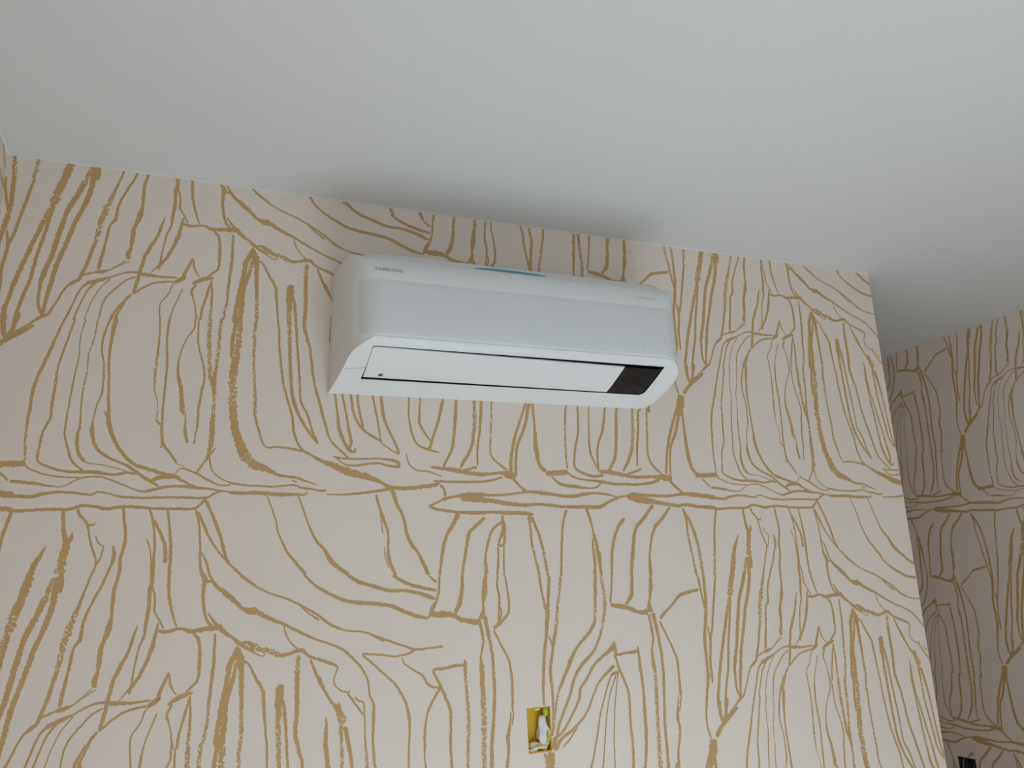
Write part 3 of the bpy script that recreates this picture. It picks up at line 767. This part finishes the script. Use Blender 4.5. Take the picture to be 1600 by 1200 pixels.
# left end of the flap overlaps the frame: step line
# small square mark and dash on the flap
bars = []
V, F = [], []
for k in range(3):
    y0 = -.0905+k*.0034; n = len(V)
    V += [on_under(.3925, y0, .0004), on_under(.4015, y0, .0004), on_under(.4015, y0+.0024, .0004), on_under(.3925, y0+.0024, .0004)]; F.append((n, n+1, n+2, n+3))
n = len(V)
for xx in (.3925, .3972, .4004):
    n = len(V); V += [on_under(xx, -.0905, .0005), on_under(xx+.0012, -.0905, .0005), on_under(xx+.0012, -.0813, .0005), on_under(xx, -.0813, .0005)]; F.append((n, n+1, n+2, n+3))
mark = mesh_obj('printed_square_mark', V, F, m_mark)
V = [on_under(.9130, -.1195, .0006), on_under(.9185, -.1195, .0006), on_under(.9185, -.1175, .0006), on_under(.9130, -.1175, .0006)]
dash = mesh_obj('printed_dash_mark', V, [(0, 1, 2, 3)], m_letter2)
adopt_sub = [disp, mark, dash]
# lettering on the upper strip
def text(name, body, x0, x1, z, m, h=None, bold=0.0):
    cu = bpy.data.curves.new(name, 'FONT'); cu.body = body; cu.size = .01; cu.extrude = .0001; cu.offset = bold; cu.space_character = 1.12
    t = bpy.data.objects.new(name, cu); COL.objects.link(t)
    bpy.context.view_layer.update()
    me = bpy.data.meshes.new_from_object(t.evaluated_get(bpy.context.evaluated_depsgraph_get())); bpy.data.objects.remove(t)
    X = [v.co.x for v in me.vertices]; Y = [v.co.y for v in me.vertices]; mx, my, sx = min(X), min(Y), (x1-x0)/(max(X)-min(X))
    sy = sx if h is None else h/(max(Y)-min(Y))
    for v in me.vertices:
        xx = x0+(v.co.x-mx)*sx; zz = z+(v.co.y-my)*sy
        ly = min((p for p in DP[:crease] if p[0] < -.15), key=lambda p: abs(p[1]-zz))
        # interpolate shell depth at this height
        i = DP.index(ly); q = DP[i+1] if DP[i+1][1] < zz else DP[i-1]
        t_ = (zz-ly[1])/((q[1]-ly[1]) or 1); yy = ly[0]+t_*(q[0]-ly[0])
        v.co = (xx, yy-.0007-(.0001 if v.co.z > 0 else 0), zz)
    me.materials.clear(); me.materials.append(m)
    for p in me.polygons: p.material_index = 0
    o = bpy.data.objects.new(name, me); COL.objects.link(o); return o
parts.append(text('brand_lettering', 'SAMSUNG', .3605, .4205, 2.3495, m_letter, .0088, .0005))
parts.append(text('model_lettering', 'WindFree', 1.0070, 1.0545, 2.3505, m_letter2, .0062, .0001))
# teal protective film peeping out of the top seam
V, F = [], []
for i in range(13):
    t = i/12; x = .598+.180*t; wv = .0042*math.sin(math.pi*min(1, .06+t*.94))**.7
    V += [(x, -.1690, 2.3930), (x, -.1690-.0016*math.sin(math.pi*t)-.0006, 2.3930-.0002+.0001)]
V = []
for i in range(13):
    t = i/12; x = .598+.180*t; hh = .0052*(math.sin(math.pi*(.03+.94*t))**.6)
    V += [(x, -.158, 2.3945), (x, -.158-.002, 2.3945+hh)]
for i in range(12): F.append((2*i, 2*i+1, 2*i+3, 2*i+2))
film = mesh_obj('protective_film', V, F, m_teal); film['label'] = 'teal strip of protective film in the top seam'; parts.append(film)
adopt(ac, parts)
for o in adopt_sub: o.parent = flap

# ---------------------------------------------------------------- wiring boxes in the walls
eb = thing('junction_box', ((HOLE1[0]+HOLE1[1])/2, 0, HOLE1[2]), 'yellow plastic wiring box sunk in the papered wall, half filled with plaster', 'junction box')
x0, x1, z0, z1 = HOLE1; dp = .020
def open_box(name, m, put, a0, a1, b0, b1, d, th, wob=0.0):
    """a five-sided box shell open towards the room with a wavy rim"""
    V, F = [], []; rnd = random.Random(5); N = 10
    loop = [(a0+(a1-a0)*i/N, b0) for i in range(N)]+[(a1, b0+(b1-b0)*i/N) for i in range(N)]+[(a1-(a1-a0)*i/N, b1) for i in range(N)]+[(a0, b1-(b1-b0)*i/N) for i in range(N)]
    ca, cb = (a0+a1)/2, (b0+b1)/2; L = len(loop)
    for (a, b) in loop:
        s = rnd.uniform(-wob, wob); V.append(put(a, b, .0005+s))
    for (a, b) in loop: V.append(put(a+(ca-a)*.06, b+(cb-b)*.045, .0005))
    for (a, b) in loop: V.append(put(a+(ca-a)*.08, b+(cb-b)*.06, -d))
    for i in range(L):
        j = (i+1) % L; F.append((i, j, L+j, L+i)); F.append((L+i, L+j, 2*L+j, 2*L+i))
    F.append(tuple(range(2*L, 3*L)))
    return mesh_obj(name, V, F, m, None)
p1 = lambda h, d, l: (h, -l, d)
shell = open_box('box_shell', m_yellow, p1, x0+.0004, x1-.0004, z0+.0004, z1-.0004, dp, .002, .0003)
def lump(name, m, c, r, seed, sub=3, amp=.22):
    bm = bmesh.new(); bmesh.ops.create_icosphere(bm, subdivisions=sub, radius=1.0); rnd = random.Random(seed)
    K = [(Vector((rnd.uniform(-1, 1), rnd.uniform(-1, 1), rnd.uniform(-1, 1)))*(4 if amp < .3 else 6.5), rnd.uniform(0, 6)) for _ in range(6)]
    for v in bm.verts:
        s = 1+amp*sum(math.sin(v.co.dot(k)+ph) for k, ph in K)/3; v.co = Vector((v.co.x*r[0]*s, v.co.y*r[1]*s, v.co.z*r[2]*s))+Vector(c)
    me = bpy.data.meshes.new(name); bm.to_mesh(me); bm.free(); me.materials.append(m); me.shade_smooth()
    o = bpy.data.objects.new(name, me); COL.objects.link(o); return o
pl1 = lump('plaster_lump', m_plaster, (x1-.0155, .0085, z0+.040), (.0150, .0075, .034), 4, 3, .38)
pl2 = lump('plaster_lump', m_plaster2, (x0+.027, .0075, z0+.0125), (.023, .0070, .0075), 9, 3, .38)
pl3 = lump('plaster_lump', m_plaster, (x0+.013, .005, z0+.0055), (.0115, .0045, .0048), 12, 3, .35)
pl4 = lump('plaster_lump', m_plaster2, ((x0+x1)/2-.002, .006, z1-.003), (.008, .006, .0045), 15)
Vt, Ft = tube([(x1-.0068, .0035+.003*abs(i-4)/4, z0+.018+.028*i/8) for i in range(9)], .0048, 10)
cd = mesh_obj('conduit_stub', Vt, Ft, m_green, smooth=True, angle=40); cd['label'] = 'lime green plastic conduit end'
sc = lump('screw_lug', m_green, (x1-.0105, .004, z1-.011), (.0075, .0045, .0105), 21, 2, .1)
adopt(eb, [shell, pl1, pl2, pl3, pl4, cd, sc])

e2 = thing('junction_box', (XR, (HOLE2[0]+HOLE2[1])/2, HOLE2[2]), 'dark green wiring box with loose cables sunk low in the right-hand wall', 'junction box')
y0, y1, z0, z1 = HOLE2
p2 = lambda h, d, l: (XR-l, h, d)
sh2 = open_box('box_shell', m_boxdark, p2, y0+.0005, y1-.0005, z0+.0005, z1-.0005, .042, .002, .0004)
cb = []
for k, (yy, m) in enumerate(((y1-.012, m_violet), (y1-.028, m_cable), (y1-.040, m_cable), (y0+.016, m_boxdark))):
    Vt, Ft = tube([(XR+.030, yy+.002, z1-.006), (XR+.014, yy, z1-.014), (XR+.006, yy-.002, z1-.035), (XR+.008, yy-.003, z1-.06), (XR+.024, yy, z1-.088)], .0055, 8)
    cb.append(mesh_obj('cable', Vt, Ft, m, smooth=True, angle=60))
adopt(e2, [sh2]+cb)
# small ochre plaster dab just above the right-hand box
dab = lump('plaster_dab', m_gold, (XR-.0008, .6445, 1.0045), (.0012, .009, .006), 30, 2, .15)
dab['label'] = 'small ochre dab on the papered wall above the dark wiring box'; dab['category'] = 'dab'
